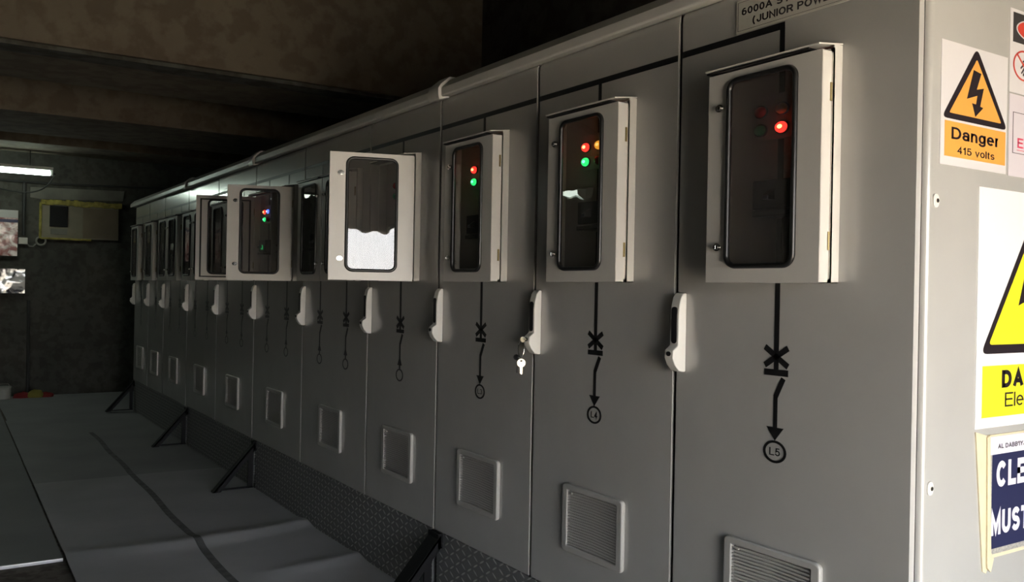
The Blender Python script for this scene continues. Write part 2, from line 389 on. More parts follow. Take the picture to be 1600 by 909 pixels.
# glyph: advance width and strokes (points in a unit box, length of the square end cap in half weights, closed)
GL = {
 'A': (0.88, [([(0, 0), (0.5, 1), (1, 0)], .6, 0), ([(.2, .30), (.8, .30)], 0, 0)]),
 'B': (0.78, [([(0, 0), (0, 1)], 1, 0), ([(0, 1)]+arc(.55, .76, .37, .24, 90, -90)+[(0, .52)], 0, 0), ([(0, .52)]+arc(.6, .26, .4, .26, 90, -90)+[(0, 0)], 0, 0)]),
 'C': (0.86, [(arc(.5, .5, .5, .5, 40, 320, 26), 0, 0)]),
 'D': (0.84, [([(0, 0), (0, 1)], 1, 0), ([(0, 1)]+arc(.42, .5, .58, .5, 90, -90, 18)+[(0, 0)], 0, 0)]),
 'E': (0.74, [([(1, 1), (0, 1), (0, 0), (1, 0)], 1, 0), ([(0, .52), (.93, .52)], 1, 0)]),
 'G': (0.90, [(arc(.5, .5, .5, .5, 42, 318, 26), 0, 0), ([(.58, .46), (1, .46), (1, 0)], 1, 0)]),
 'I': (0.0, [([(.5, 0), (.5, 1)], 1, 0)]),
 'J': (0.62, [([(1, 1)]+arc(.5, .3, .5, .3, 0, -185), .8, 0)]),
 'L': (0.66, [([(0, 1), (0, 0), (1, 0)], 1, 0)]),
 'M': (0.94, [([(0, 0), (0, 1), (.5, .12), (1, 1), (1, 0)], 1, 0)]),
 'N': (0.82, [([(0, 0), (0, 1), (1, 0), (1, 1)], 1, 0)]),
 'O': (0.92, [(arc(.5, .5, .5, .5, 0, 348, 29), 0, 1)]),
 'P': (0.76, [([(0, 0), (0, 1)], 1, 0), ([(0, 1)]+arc(.58, .73, .42, .27, 90, -90)+[(0, .46)], 0, 0)]),
 'R': (0.82, [([(0, 0), (0, 1)], 1, 0), ([(0, 1)]+arc(.58, .74, .38, .26, 90, -90)+[(0, .48)], 0, 0), ([(.55, .48), (1, 0)], .7, 0)]),
 'S': (0.78, [(arc(.5, .75, .47, .25, 20, 262, 16)+arc(.5, .25, .5, .25, 82, -158, 16), 0, 0)]),
 'T': (0.76, [([(0, 1), (1, 1)], 1, 0), ([(.5, 1), (.5, 0)], 1, 0)]),
 'U': (0.82, [([(0, 1)]+arc(.5, .34, .5, .34, 180, 360)+[(1, 1)], 1, 0)]),
 'W': (1.15, [([(0, 1), (.25, 0), (.5, 1), (.75, 0), (1, 1)], .5, 0)]),
 'Y': (0.86, [([(0, 1), (.5, .45), (1, 1)], .6, 0), ([(.5, .45), (.5, 0)], 1, 0)]),
 '0': (0.66, [(arc(.5, .5, .5, .5, 0, 348, 29), 0, 1)]),
 '1': (0.40, [([(.8, 0), (.8, 1)], 1, 0), ([(.8, .98), (.05, .76)], .6, 0)]),
 '3': (0.66, [(arc(.48, .75, .45, .25, 160, -90, 16), 0, 0), (arc(.48, .26, .52, .26, 90, -165, 16), 0, 0)]),
 '4': (0.68, [([(.74, 0), (.74, 1), (0, .28), (1, .28)], .8, 0)]),
 '5': (0.66, [([(.9, 1), (.18, 1), (.08, .50)]+arc(.48, .32, .52, .32, 130, -160, 18), .4, 0)]),
 '6': (0.66, [(arc(.5, .31, .5, .31, 0, 345, 24), 0, 1), (arc(.55, .5, .55, .5, 62, 200, 14), 0, 0)]),
 'a': (0.62, [([(.97, 0)]+arc(.5, .50, .47, .22, 0, 165), .8, 0), (arc(.46, .20, .46, .20, 0, 345, 23), 0, 1)]),
 'c': (0.62, [(arc(.5, .36, .5, .36, 45, 315, 20), 0, 0)]),
 'e': (0.66, [([(.04, .38)]+arc(.5, .36, .5, .36, 3, 318, 22), 0, 0)]),
 'g': (0.62, [(arc(.48, .38, .48, .34, 0, 345, 23), 0, 1), ([(1, .72)]+arc(.5, -.08, .5, .2, 0, -160, 12), .8, 0)]),
 'l': (0.0, [([(.5, 0), (.5, 1)], 1, 0)]),
 'n': (0.58, [([(0, 0), (0, .72)], 1, 0), (arc(.5, .42, .5, .30, 180, 0)+[(1, 0)], .9, 0)]),
 'o': (0.66, [(arc(.5, .36, .5, .36, 0, 348, 27), 0, 1)]),
 'r': (0.32, [([(0, 0), (0, .72)], 1, 0), (arc(.8, .40, .8, .32, 180, 80), 0, 0)]),
 's': (0.56, [(arc(.5, .54, .47, .18, 20, 262, 14)+arc(.5, .18, .5, .18, 82, -158, 14), 0, 0)]),
 't': (0.34, [([(.42, .95)]+arc(.92, .14, .5, .14, 180, 270, 6), .5, 0), ([(0, .72), (.95, .72)], .6, 0)]),
 'v': (0.60, [([(0, .72), (.5, 0), (1, .72)], .6, 0)]),
 '(': (0.42, [(arc(1.5, .42, 1.5, .78, 118, 242, 14), 0, 0)]),
 "'": (0.0, [([(.5, .72), (.5, 1)], 1, 0)]),
}
def ribbon(pts, w, cap, closed):
    """2D stroke of even width with mitred joints -> (left side, right side) points"""
    P = [Vector(p) for p in pts]; n = len(P)
    if not closed and cap:
        P[0] = P[0]-(P[1]-P[0]).normalized()*w*0.5*cap; P[-1] = P[-1]+(P[-1]-P[-2]).normalized()*w*0.5*cap
    Lf, Rt = [], []
    for i in range(n):
        a = P[i-1] if (i or closed) else None; b = P[(i+1) % n] if (i < n-1 or closed) else None
        d0 = (P[i]-a).normalized() if a is not None else (b-P[i]).normalized()
        d1 = (b-P[i]).normalized() if b is not None else d0
        n0 = Vector((-d0.y, d0.x)); n1 = Vector((-d1.y, d1.x)); m = n0+n1
        if m.length < 1e-6: m = n0
        m = m.normalized(); k = 1/max(0.42, m.dot(n0))
        Lf.append(P[i]+m*w/2*k); Rt.append(P[i]-m*w/2*k)
    return Lf, Rt
def text_fit(mb, s, a0, a1, z0, cap, plane, d, bold=0.15):
    """plane 'X': facing -X, runs from Y=a0 (left) down to Y=a1; plane 'Y': facing -Y, X from a0 to a1; d = depth of its face"""
    w = bold; pos = 0.0; lay = []
    for ch in s:
        if ch == ' ': pos += 0.38; continue
        W, st = GL[ch]; W = W*0.86+w*0.35 if W > 0 else w
        lay.append((pos, W, st)); pos += W+0.05+w*0.28
    total = pos-0.05-w*0.28
    th = 0.0003
    for p, W, st in lay:
        for pts, cp, closed in st:
            q = [(p+w/2+x*max(0.0, W-w), w/2+y*(1-w)) for x, y in pts]
            Lf, Rt = ribbon(q, w, cp, closed); n = len(Lf); vs = []; fs = []
            for dd in (d, d+th):
                for sd in (Lf, Rt):
                    for v in sd:
                        a = a0+(a1-a0)*v.x/total; z = z0+v.y*cap
                        vs.append((dd, a, z) if plane == 'X' else (a, dd, z))
            for i in range(n if closed else n-1):
                j = (i+1) % n
                fs += [(i, j, n+j, n+i), (2*n+i, 3*n+i, 3*n+j, 2*n+j), (i, 2*n+i, 2*n+j, j), (n+i, n+j, 3*n+j, 3*n+i)]
            if not closed: fs += [(0, n, 3*n, 2*n), (n-1, 3*n-1, 4*n-1, 2*n-1)]
            mb.add(vs, fs)
    return mb

# ------------------------------------------------------------------ setting
FZ = -0.375          # floor level below the door bottoms
CEIL = 3.6
XL, XR, YF, YB = -4.4, 1.7, -2.6, 12.0
struct(MB().box(XL-0.2, XR+0.2, YF-0.25, YB+0.2, FZ-0.2, FZ).build('floor', 'floor'))
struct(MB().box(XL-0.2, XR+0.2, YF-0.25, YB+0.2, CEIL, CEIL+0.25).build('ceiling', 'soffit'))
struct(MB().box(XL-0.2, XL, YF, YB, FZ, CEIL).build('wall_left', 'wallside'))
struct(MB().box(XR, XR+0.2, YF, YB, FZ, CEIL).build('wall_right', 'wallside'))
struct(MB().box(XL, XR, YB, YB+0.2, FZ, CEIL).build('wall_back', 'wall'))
OX0, OX1, OZ = -1.75, 0.40, 1.78
fr = MB().box(XL-0.2, OX0, YF-0.25, YF, FZ, CEIL).box(OX1, XR+0.2, YF-0.25, YF, FZ, CEIL).box(OX0, OX1, YF-0.25, YF, OZ, CEIL)
struct(fr.build('wall_front', 'wallside'))
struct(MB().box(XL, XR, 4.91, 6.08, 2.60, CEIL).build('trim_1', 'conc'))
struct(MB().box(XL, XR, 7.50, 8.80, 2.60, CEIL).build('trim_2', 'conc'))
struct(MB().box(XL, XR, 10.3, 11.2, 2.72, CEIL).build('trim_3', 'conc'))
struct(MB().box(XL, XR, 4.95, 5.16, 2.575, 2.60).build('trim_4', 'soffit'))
struct(MB().box(-60, 60, -90, YF-0.25, FZ-0.25, FZ-0.02).build('ground', 'sand'))

# ------------------------------------------------------------------ switchgear cabinets
SEAM = [0.0, 0.83, 1.63, 2.43, 3.23, 4.25, 5.28, 6.305, 7.335, 8.335, 9.10, 9.90]
DT = 2.03            # door top
BZ0, BZ1 = 1.165, 1.782   # breaker box
def centres(i):
    a, b = SEAM[i], SEAM[i+1]
    if i < 4: return [0.42, 1.238, 2.035, 2.828][i:i+1]
    if i < 9: return [(a+b)/2-0.205, (a+b)/2+0.205]
    return [(a+b)/2]

def strip(mb, p, q, w, d=-0.0012):
    """flat tape strip from p to q on the door face (points are (Y,Z))"""
    p = Vector(p); q = Vector(q); t = (q-p).normalized(); n = Vector((-t.y, t.x))*w/2
    mb.prism([tuple(p+n), tuple(p-n), tuple(q-n), tuple(q+n)], 0, d, 0.0004)

def circuit(mb, c, up):
    W = 0.017
    strip(mb, (c, 1.893), (c, BZ1), W)
    strip(mb, (c, BZ0+0.02), (c, 0.915), W)
    for s in (-1, 1):
        strip(mb, (c-0.041, 0.957+s*0.026), (c+0.041, 0.957-s*0.026), 0.017, -0.0014)
    strip(mb, (c-0.042, 0.912), (c+0.042, 0.912), 0.018, -0.0016)
    strip(mb, (c-0.026, 0.897), (c+0.001, 0.842), 0.016)
    strip(mb, (c, 0.848), (c, 0.730), 0.014)
    if up: mb.prism([(c-0.024, 0.738), (c+0.024, 0.738), (c, 0.785)], 0, -0.0016, 0.0004); strip(mb, (c, 0.74), (c, 0.719), 0.014, -0.001)
    else: mb.prism([(c-0.030, 0.757), (c+0.030, 0.757), (c, 0.720)], 0, -0.0016, 0.0004)
    n = 28; o = [(c+0.041*math.cos(2*PI*i/n), 0.688+0.032*math.sin(2*PI*i/n)) for i in range(n)]
    q = [(c+0.033*math.cos(2*PI*i/n), 0.688+0.025*math.sin(2*PI*i/n)) for i in range(n)]
    mb.ring(o, q, 0, -0.0014, 0.0004)

def make_handle(parent, y):
    pts = [(0, 1.132), (-0.012, 1.132), (-0.024, 1.118), (-0.031, 1.09), (-0.034, 1.06), (-0.034, 0.966), (-0.055, 0.951),
           (-0.056, 0.926), (-0.046, 0.905), (-0.028, 0.886), (-0.012, 0.882), (0, 0.882)]
    h = MB().prism(pts, 1, y-0.020, y+0.020).build('swing_handle', 'plastic', parent, bevel=0.004, label='pale grey plastic swing handle')
    MB().prism(rrect(y-0.012, y+0.012, 0.972, 1.088, 0.011, 0.010, 4), 0, -0.0352, -0.028).build('grip_inset', 'bplastic', h, label='black recessed grip')
    MB().cyl((-0.058, y, 0.940), 0, 0.0095, 0.008, 16, rv=0.0075).build('key_cylinder', 'bplastic', h, label='black key cylinder')

def make_vent(parent, c):
    y0, y1, z0, z1 = c-0.172, c+0.172, 0.165, 0.415
    o = rrect(y0, y1, z0, z1, 0.020, 0.015, 6); q = rrect(y0+0.032, y1-0.032, z0+0.025, z1-0.021, 0.004, 0.003, 6)
    v = MB().ring(o, q, 0, -0.016, 0.002).build('vent_grille', 'vent', parent, bevel=0.006, seg=3, label='grey plastic ventilation grille')
    mb = MB(); n = 20
    zz0, zz1 = z0+0.027, z1-0.023
    for i in range(n):
        z = zz0+(zz1-zz0)*(i+0.5)/n; h = (zz1-zz0)/n*0.27
        ya, ym, yb = y0+0.032, c+0.004, y1-0.032
        pr = [(ya, -0.013), (ym, -0.004), (yb, -0.013), (yb, -0.009), (ym, 0.0), (ya, -0.009)]
        mb.prism([(x, y) for y, x in pr], 2, z-h, z+h)
    mb.build('louvre_slats', 'vent', v, angle=20)
    MB().box(0.006, 0.010, y0+0.03, y1-0.03, z0+0.02, z1-0.018).build('filter_mat', 'ventback', v)
    MB().cyl((-0.0155, y1-0.056, z1-0.030), 0, 0.004, 0.012, 10).build('catch', 'vent', v)

def make_cabinet(i, label):
    a, b = SEAM[i], SEAM[i+1]
    t = thing('switchgear_cabinet', label, 'electrical cabinet', (0.02, (a+b)/2, 0.0), 'switchgear cabinets in the row')
    loc = (-0.02, -(a+b)/2, 0.0)
    # carcass: open-fronted steel shell standing on its own base frame
    m = MB().box(0.035, 0.82, a+0.002, b-0.002, 0.0, 2.03).box(0.045, 0.80, a+0.01, b-0.01, FZ, 0.0)
    m.build('carcass', 'inner' if i else 'inner', t, loc)
    g = 0.009
    y0, y1 = a+(0.003 if i == 0 else g), b-g
    pts = [(0.011, -0.002), (0.011, DT-0.001), (0.010, DT-0.002), (0.008, DT-0.004), (0.002, DT-0.014), (0, DT-0.030), (0, 0.004), (0.002, -0.002)]
    dm = MB().prism(pts, 1, y0, y1)
    if i == 0: dm.box(0.0095, 0.021, y0, y0+0.02, 0.0, DT-0.004)
    d = dm.build('door', 'paint', t, loc, bevel=0.0022)
    # black line diagram taped on the door
    mb = MB()
    hi = b-g-0.002
    if i == 0: strip(mb, (0.412, 1.893), (hi, 1.893), 0.020, -0.0010)
    else: strip(mb, (y0+0.002, 1.888), (hi, 1.888), 0.020, -0.0010)
    mb.build('bus_line', 'black', d, label='black taped bus line')
    for c in centres(i):
        mb = MB(); circuit(mb, c, up=(i >= 3)); mb.build('line_diagram', 'black', d, label='black taped single-line diagram')
    if i < 3:
        c = centres(i)[0]
        text_fit(MB(), 'L%d' % (5-i), c+0.019, c-0.019, 0.677, 0.022, 'X', -0.0008, 0.14).build('circuit_number', 'black', d)
    make_handle(d, b-0.030)
    c = (a+b)/2 if i else 0.422
    make_vent(d, c)
    d_children = list(d.children)
    return t, d

lab = ['grey switchgear cabinet nearest the camera with diagram marked L5',
       'grey switchgear cabinet with diagram marked L4 and keys hanging at its handle',
       'grey switchgear cabinet with diagram marked L3',
       'narrow grey switchgear cabinet behind the open box door with the bright white reflection',
       'wide grey switchgear cabinet just beyond the open box door with the bright reflection',
       'wide grey switchgear cabinet whose two breaker boxes both stand open',
       'wide grey switchgear cabinet directly beyond the pair of open box doors',
       'wide dark grey cabinet fourth from the far end of the row',
       'wide dark grey cabinet third from the far end of the row',
       'narrow dark grey cabinet next to last at the far end',
       'last dark grey cabinet at the far end of the row']
cabs = [make_cabinet(i, lab[i]) for i in range(11)]

# end panel belongs to the nearest cabinet
def end_panel():
    t = cabs[0][0]; loc = (-0.02, -(SEAM[0]+SEAM[1])/2, 0.0)
    r = 0.016; pts = [(0.82, -0.012), (0.82, 0.0), (0.024, 0.0), (0.022, -0.001)]
    pts = [(0.82, 0.002), (0.022, 0.002)]
    for k in range(7):
        an = PI+(PI/2)*k/6
        pts.append((0.022+r+r*math.cos(an), 0.002+r*math.sin(an)*1.0))
    pts.append((0.82, 0.002-r))
    p = MB().prism([(x, y) for x, y in pts], 2, -0.002, 2.05).build('side_panel', 'paint', t, loc)
    MB().box(0.03, 0.82, -0.010, 0.01, FZ, -0.006).build('base_panel', 'paint', t, loc)
    for x, z in ((0.0535, 1.370), (0.052, 0.664)):
        f = MB().prism(rrect(x-0.012, x+0.012, z-0.017, z+0.017, 0.0115, 0.0115, 5), 1, -0.0175, -0.010).build('fastener_washer', 'plastic', p, bevel=0.001)
        f = MB().cyl((x+0.002, -0.020, z), 1, 0.0055, 0.005, 14).build('fastener_screw', 'chrome', p)
end_panel()

# ------------------------------------------------------------------ breaker boxes on the doors
WX0 = -0.081
def box_door(parent, hinge_side, opened):
    """door hinged on +1 (left, +Y) or -1 (right, -Y); local origin on the hinge edge"""
    W = 0.40; s = -hinge_side   # door extends towards s*Y
    def Yr(a): return s*a
    y0, y1 = (0.0, W) if s > 0 else (-W, 0.0)
    zc0, zc1 = BZ0, BZ1-0.010
    wy0, wy1 = y0+0.080, y1-0.080; wz0, wz1 = 1.210, 1.747
    K = 8
    o = rect_around(y0, y1, zc0, zc1, K); q = rrect(wy0, wy1, wz0, wz1, 0.034, 0.030, K)
    mb = MB().ring(o, q, 0, -0.036, -0.0335)
    mb.box(-0.035, 0, y0, y0+0.002, zc0, zc1).box(-0.035, 0, y1-0.002, y1, zc0, zc1)
    mb.box(-0.035, 0, y0, y1, zc0, zc0+0.002).box(-0.035, 0, y0, y1, zc1-0.002, zc1)
    # inner lip of the pan
    io = rect_around(y0+0.001, y1-0.001, zc0+0.001, zc1-0.001, K); ii = rect_around(y0+0.020, y1-0.020, zc0+0.016, zc1-0.016, K)
    mb.ring(io, ii, 0, -0.003, -0.001)
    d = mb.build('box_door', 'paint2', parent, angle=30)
    # rubber gasket round the window
    lp = [(-0.038, p[0], p[1]) for p in rrect(wy0+0.002, wy1-0.002, wz0+0.002, wz1-0.002, 0.033, 0.029, K)]
    g = MB().tube(lp, 0.0078, 8, closed=True, ry=0.0095)
    g.build('window_gasket', 'rubber', d, angle=60, label='black rubber window gasket')
    MB().prism(rrect(wy0+0.003, wy1-0.003, wz0+0.003, wz1-0.003, 0.033, 0.029, K), 0, -0.0368, -0.0348).build('window_pane', 'pane', d, label='smoked plastic window pane')
    # black seal strip inside
    so_ = rect_around(y0+0.024, y1-0.024, zc0+0.020, zc1-0.020, K); si_ = rect_around(y0+0.036, y1-0.036, zc0+0.029, zc1-0.029, K)
    MB().ring(so_, si_, 0, -0.0335, -0.026).build('door_seal', 'rubber', d)
    ly = Yr(W-0.051)
    for z in (1.671, 1.267):
        k = MB().cyl((-0.047, ly, z), 0, 0.0150, 0.012, 18, rv=0.0115)
        k.cyl((-0.052, ly, z), 0, 0.0105, 0.006, 18, rv=0.0080)
        k.prism([(ly-0.0022, z-0.006), (ly+0.0022, z-0.006), (ly+0.0022, z+0.006), (ly-0.0022, z+0.006)], 0, -0.0545, -0.051)
        k.build('quarter_turn_lock', 'chrome', d, bevel=0.001, label='chrome quarter-turn lock')
    return d

def lamp(parent, y, z, mat, core=None):
    l = MB().cyl((-0.010, y, z), 0, 0.0235, 0.006, 18, rv=0.0185).build('lamp_bezel', 'bplastic', parent)
    n = {'redon': 'lit red indicator lens', 'greenon': 'lit green indicator lens', 'amberon': 'lit amber indicator lens', 'blueon': 'lit blue indicator lens',
         'redoff': 'unlit red indicator lens', 'greenoff': 'unlit green indicator lens', 'amberoff': 'unlit amber indicator lens'}[mat]
    p = MB().dome((-0.010, y, z), 0, -1, 0.0205, 0.0160, 0.014).build('indicator_lens', mat, parent, angle=80, label=n)
    if core:
        MB().dome((-0.0225, y-0.004, z), 0, -1, 0.0085, 0.0060, 0.004).build('lamp_filament', core, parent, angle=80)

def make_box(c, label, hinge=-1, opened=None, lamps='dim', extra=None):
    t = thing('breaker_box', label, 'electrical enclosure', (0.0, c, BZ0), 'breaker boxes mounted on the cabinet doors')
    loc = (0, -c, -BZ0)
    y0, y1 = c-0.20, c+0.20; z0, z1 = BZ0, BZ1
    m = MB()
    e = 0.003
    X = -0.0002
    m.box(-0.033, X, y0, y0+e, z0, z1+0.010).box(-0.033, X, y1-e, y1, z0, z1+0.010).box(-0.033, X, y0, y1, z0, z0+e)
    n0 = 0.008
    m.box(-0.046, -0.030, y0+n0, y0+n0+e, z0+n0, z1-n0).box(-0.046, -0.030, y1-n0-e, y1-n0, z0+n0, z1-n0)
    m.box(-0.046, -0.030, y0+n0, y1-n0, z0+n0, z0+n0+e).box(-0.046, -0.030, y0+n0, y1-n0, z1-n0-e, z1-n0)
    m.box(-0.033, -0.030, y0, y0+n0+e, z0, z1).box(-0.033, -0.030, y1-n0-e, y1, z0, z1)
    m.box(-0.033, -0.030, y0, y1, z0, z0+n0+e).box(-0.033, -0.030, y0, y1, z1-n0-e, z1)
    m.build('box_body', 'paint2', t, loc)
    # sloping rain hood with a small lip
    h = MB().prism([(X, z1+0.016), (X, z1+0.012), (-0.097, z1-0.0005), (-0.098, z1+0.0035)], 1, y0-0.001, y1+0.001)
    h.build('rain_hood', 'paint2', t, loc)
    MB().box(-0.093, -0.050, y0+0.035, y1-0.001, z1-0.0065, z1-0.0015).build('hood_shade_strip', 'rubber', t, loc)  # black strip paints in the shadow gap under the hood
    d = box_door(t, hinge, opened)
    hy = y1 if hinge > 0 else y0
    d.location = (-0.046, hy-c, -BZ0)
    if opened: d.rotation_euler = (0, 0, math.radians(opened)*(-hinge))
    for z in (1.665, 1.275):
        MB().cyl((-0.045, hy-0.0005*(-hinge)*0, z-0.024), 2, 0.0042, 0.048, 10).build('hinge', 'hinge', t, loc, label='small brass hinge')
    # what is behind the pane: lamps with a legend plate, a black breaker with its toggle, the diagram line
    MB().box(-0.0045, -0.0002, c-0.047, c+0.083, 1.575, 1.700).build('legend_plate', 'legend', t, loc)
    ys = (c+0.066, c-0.010); zs = (1.657, 1.604)
    spec = {'L5': [('redoff', None), ('amberoff', None), ('greenoff', None), ('redon', 'redcore')],
            'L4': [('redon', 'redcore'), ('amberon', 'ambercore'), ('greenon', 'greencore'), ('redoff', None)],
            'L3': [('redon', 'redcore'), ('amberoff', None), ('greenon', 'greencore'), ('redoff', None)],
            '6b': [('redon', 'redcore'), ('blueon', 'bluecore'), ('greenon', 'greencore'), ('redoff', None)],
            'dim': [('redoff', None), ('amberoff', None), ('greenoff', None), ('redoff', None)]}[lamps]
    for k, (mt, cm) in enumerate(spec):
        e_ = bpy.data.objects.new('indicator_lamp', None); e_.empty_display_size = 0.02; COL.objects.link(e_); e_.parent = t; e_.location = loc
        lamp(e_, ys[k % 2], zs[k//2], mt, cm)
    br = MB().box(-0.055, -0.0002, c-0.095, c+0.050, 1.372, 1.452).box(-0.068, -0.0002, c-0.095, c+0.040, 1.350, 1.366).box(-0.045, -0.0002, c-0.095, c+0.050, 1.366, 1.372)
    b = br.build('circuit_breaker', 'bplastic', t, loc, bevel=0.003, label='black moulded circuit breaker')
    MB().prism([(-0.055, 1.425), (-0.085, 1.405), (-0.085, 1.395), (-0.055, 1.395)], 1, c-0.030, c-0.010).build('toggle', 'bplastic', b, bevel=0.002)
    if extra == 'screen':
        MB().box(-0.057, -0.054, c-0.045, c-0.005, 1.385, 1.415).build('meter_window', 'greenscreen', b, label='lit green meter window')
    ln = MB(); strip(ln, (c-0.002, BZ1-0.01), (c-0.002, 1.704), 0.020); strip(ln, (c-0.002, 1.573), (c-0.002, 1.455), 0.020); strip(ln, (c-0.002, 1.348), (c-0.002, BZ0+0.01), 0.020)
    ln.build('diagram_line', 'black', t, loc)
    return t

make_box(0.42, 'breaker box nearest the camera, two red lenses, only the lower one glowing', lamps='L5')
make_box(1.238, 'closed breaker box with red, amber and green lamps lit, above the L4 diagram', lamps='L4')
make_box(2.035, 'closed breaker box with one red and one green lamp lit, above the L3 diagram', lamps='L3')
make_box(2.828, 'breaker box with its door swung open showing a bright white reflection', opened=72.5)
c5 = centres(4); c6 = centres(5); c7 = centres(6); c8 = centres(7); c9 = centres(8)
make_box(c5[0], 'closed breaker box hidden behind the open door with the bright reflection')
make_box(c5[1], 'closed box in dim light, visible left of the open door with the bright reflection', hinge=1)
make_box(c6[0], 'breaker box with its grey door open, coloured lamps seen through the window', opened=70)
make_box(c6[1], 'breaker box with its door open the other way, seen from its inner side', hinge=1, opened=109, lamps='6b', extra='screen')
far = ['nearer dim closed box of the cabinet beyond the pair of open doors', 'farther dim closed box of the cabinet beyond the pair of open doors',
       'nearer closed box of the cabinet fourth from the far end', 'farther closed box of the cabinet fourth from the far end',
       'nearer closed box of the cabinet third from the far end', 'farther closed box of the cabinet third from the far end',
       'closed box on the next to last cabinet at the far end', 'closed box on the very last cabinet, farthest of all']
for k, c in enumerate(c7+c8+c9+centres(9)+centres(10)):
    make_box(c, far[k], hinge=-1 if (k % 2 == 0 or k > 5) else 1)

# ------------------------------------------------------------------ roof edge rail in four lengths, joint collars between
def rail_prof(g):
    return [(0.40, 2.030-g), (0.000, 2.030-g*0.5), (-0.028-g, 2.026-g), (-0.034-g, 2.032), (-0.034-g, 2.064), (-0.026-g*0.7, 2.074+g*0.7), (0.010, 2.109+g), (0.40, 2.109+g)]
cuts = [(0.0-0.016, 2.43), (2.43, 5.28), (5.28, 7.335), (7.335, 10.08)]
rl = ['pale roof edge rail running above the L5, L4 and L3 cabinets', 'roof edge rail above the cabinets with open box doors',
      'short roof edge rail catching greenish lamp light', 'dark roof edge rail at the far end of the row']
for k, (a, b) in enumerate(cuts):
    t = thing('roof_rail', rl[k], 'rail', (0, (a+b)/2, 2.03), 'roof edge rails along the cabinet tops')
    loc = (0, -(a+b)/2, -2.03)
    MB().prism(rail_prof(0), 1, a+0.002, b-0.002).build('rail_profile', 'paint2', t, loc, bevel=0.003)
    if k < 3:
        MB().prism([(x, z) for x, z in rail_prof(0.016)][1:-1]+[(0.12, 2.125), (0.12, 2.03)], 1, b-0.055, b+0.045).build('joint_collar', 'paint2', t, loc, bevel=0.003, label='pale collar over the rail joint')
    MB().box(0.40, 0.82, a+0.002, b-0.002, 2.032, 2.09).build('roof_plate', 'paint', t, loc)

# ------------------------------------------------------------------ nameplate, keys
def nameplate():
    t = thing('nameplate', 'pale engraved nameplate at the top of the L5 cabinet door, reading 6000A', 'label', (0, 0.36, 1.905), None)
    loc = (0, -0.36, -1.905)
    MB().box(-0.004, -0.0004, 0.12, 0.591, 1.9065, 2.004).build('plate', 'plate', t, loc, bevel=0.0012)
    m = MB(); text_fit(m, '6000A SYN', 0.570, 0.365, 1.957, 0.0215, 'X', -0.0044, 0.19)
    text_fit(m, '(JUNIOR POWER', 0.528, 0.235, 1.924, 0.0215, 'X', -0.0044, 0.19)
    m.build('lettering', 'ink', t, loc)
    e = 0.004
    MB().ring([(0.122+e, 1.9085+e), (0.589-e, 1.9085+e), (0.589-e, 2.002-e), (0.122+e, 2.002-e)],
              [(0.1235+e, 1.9095+e), (0.5875-e, 1.9095+e), (0.5875-e, 2.001-e), (0.1235+e, 2.001-e)], 0, -0.0043, -0.0038).build('border_line', 'darkgrey', t, loc)
nameplate()

def keys():
    y = 1.600; x = -0.058; z = 0.940
    t = thing('key_ring', 'bunch of keys hanging from the lock of the L4 cabinet handle', 'keys', (x, y, z))
    # key left in the lock
    k = MB().box(-0.024, 0.0, -0.0015, 0.0015, -0.003, 0.003)
    k.prism([(0.014*math.cos(2*PI*i/14), 0.010*math.sin(2*PI*i/14)) for i in range(14)], 1, -0.0015, 0.0015)
    k2 = MB(); k2.box(-0.012, 0.0, -0.0015, 0.0015, -0.003, 0.003)
    k2.prism([(-0.016+0.011*math.cos(2*PI*i/14), 0.011*math.sin(2*PI*i/14)) for i in range(14)], 1, -0.0015, 0.0015)
    k2.build('lock_key', 'nickel', t)
    ring = [(-0.014+0.006*math.sin(2*PI*i/24), 0.018*math.cos(2*PI*i/24)+0.010, -0.036+0.036*math.sin(2*PI*i/24+0.3)) for i in range(24)]
    MB().tube(ring, 0.0016, 6, closed=True).build('split_ring', 'chrome', t)
    # bright key with round bow and toothed blade
    def key(name, mat, dx, dy, dz, tilt, lab):
        n = 18; bow = [(0.017*math.cos(2*PI*i/n), 0.0165*math.sin(2*PI*i/n)) for i in range(n)]
        hole = [(0.005*math.cos(2*PI*i/n), 0.008+0.004*math.sin(2*PI*i/n)) for i in range(n)]
        m = MB().ring(bow, hole, 0, -0.0012, 0.0012)
        bl = [(-0.0055, -0.012), (0.0055, -0.012), (0.0055, -0.022), (0.0035, -0.025), (0.0055, -0.029), (0.0035, -0.033), (0.0055, -0.037), (0.0030, -0.042), (-0.0035, -0.045), (-0.0055, -0.040)]
        m.prism(bl, 0, -0.0011, 0.0011)
        o = m.build(name, mat, t, (dx, dy, dz), label=lab); o.rotation_euler = tilt
    key('key', 'nickel', -0.016, 0.006, -0.092, (0, 0, math.radians(72)), 'bright key with round bow')
    key('key', 'bplastic', -0.012, 0.040, -0.090, (math.radians(14), 0, math.radians(-30)), 'black-headed key')
    MB().dome((-0.016, 0.040, -0.072), 0, -1, 0.018, 0.012, 0.010).build('key_fob', 'bplastic', t, label='black plastic key head')
keys()

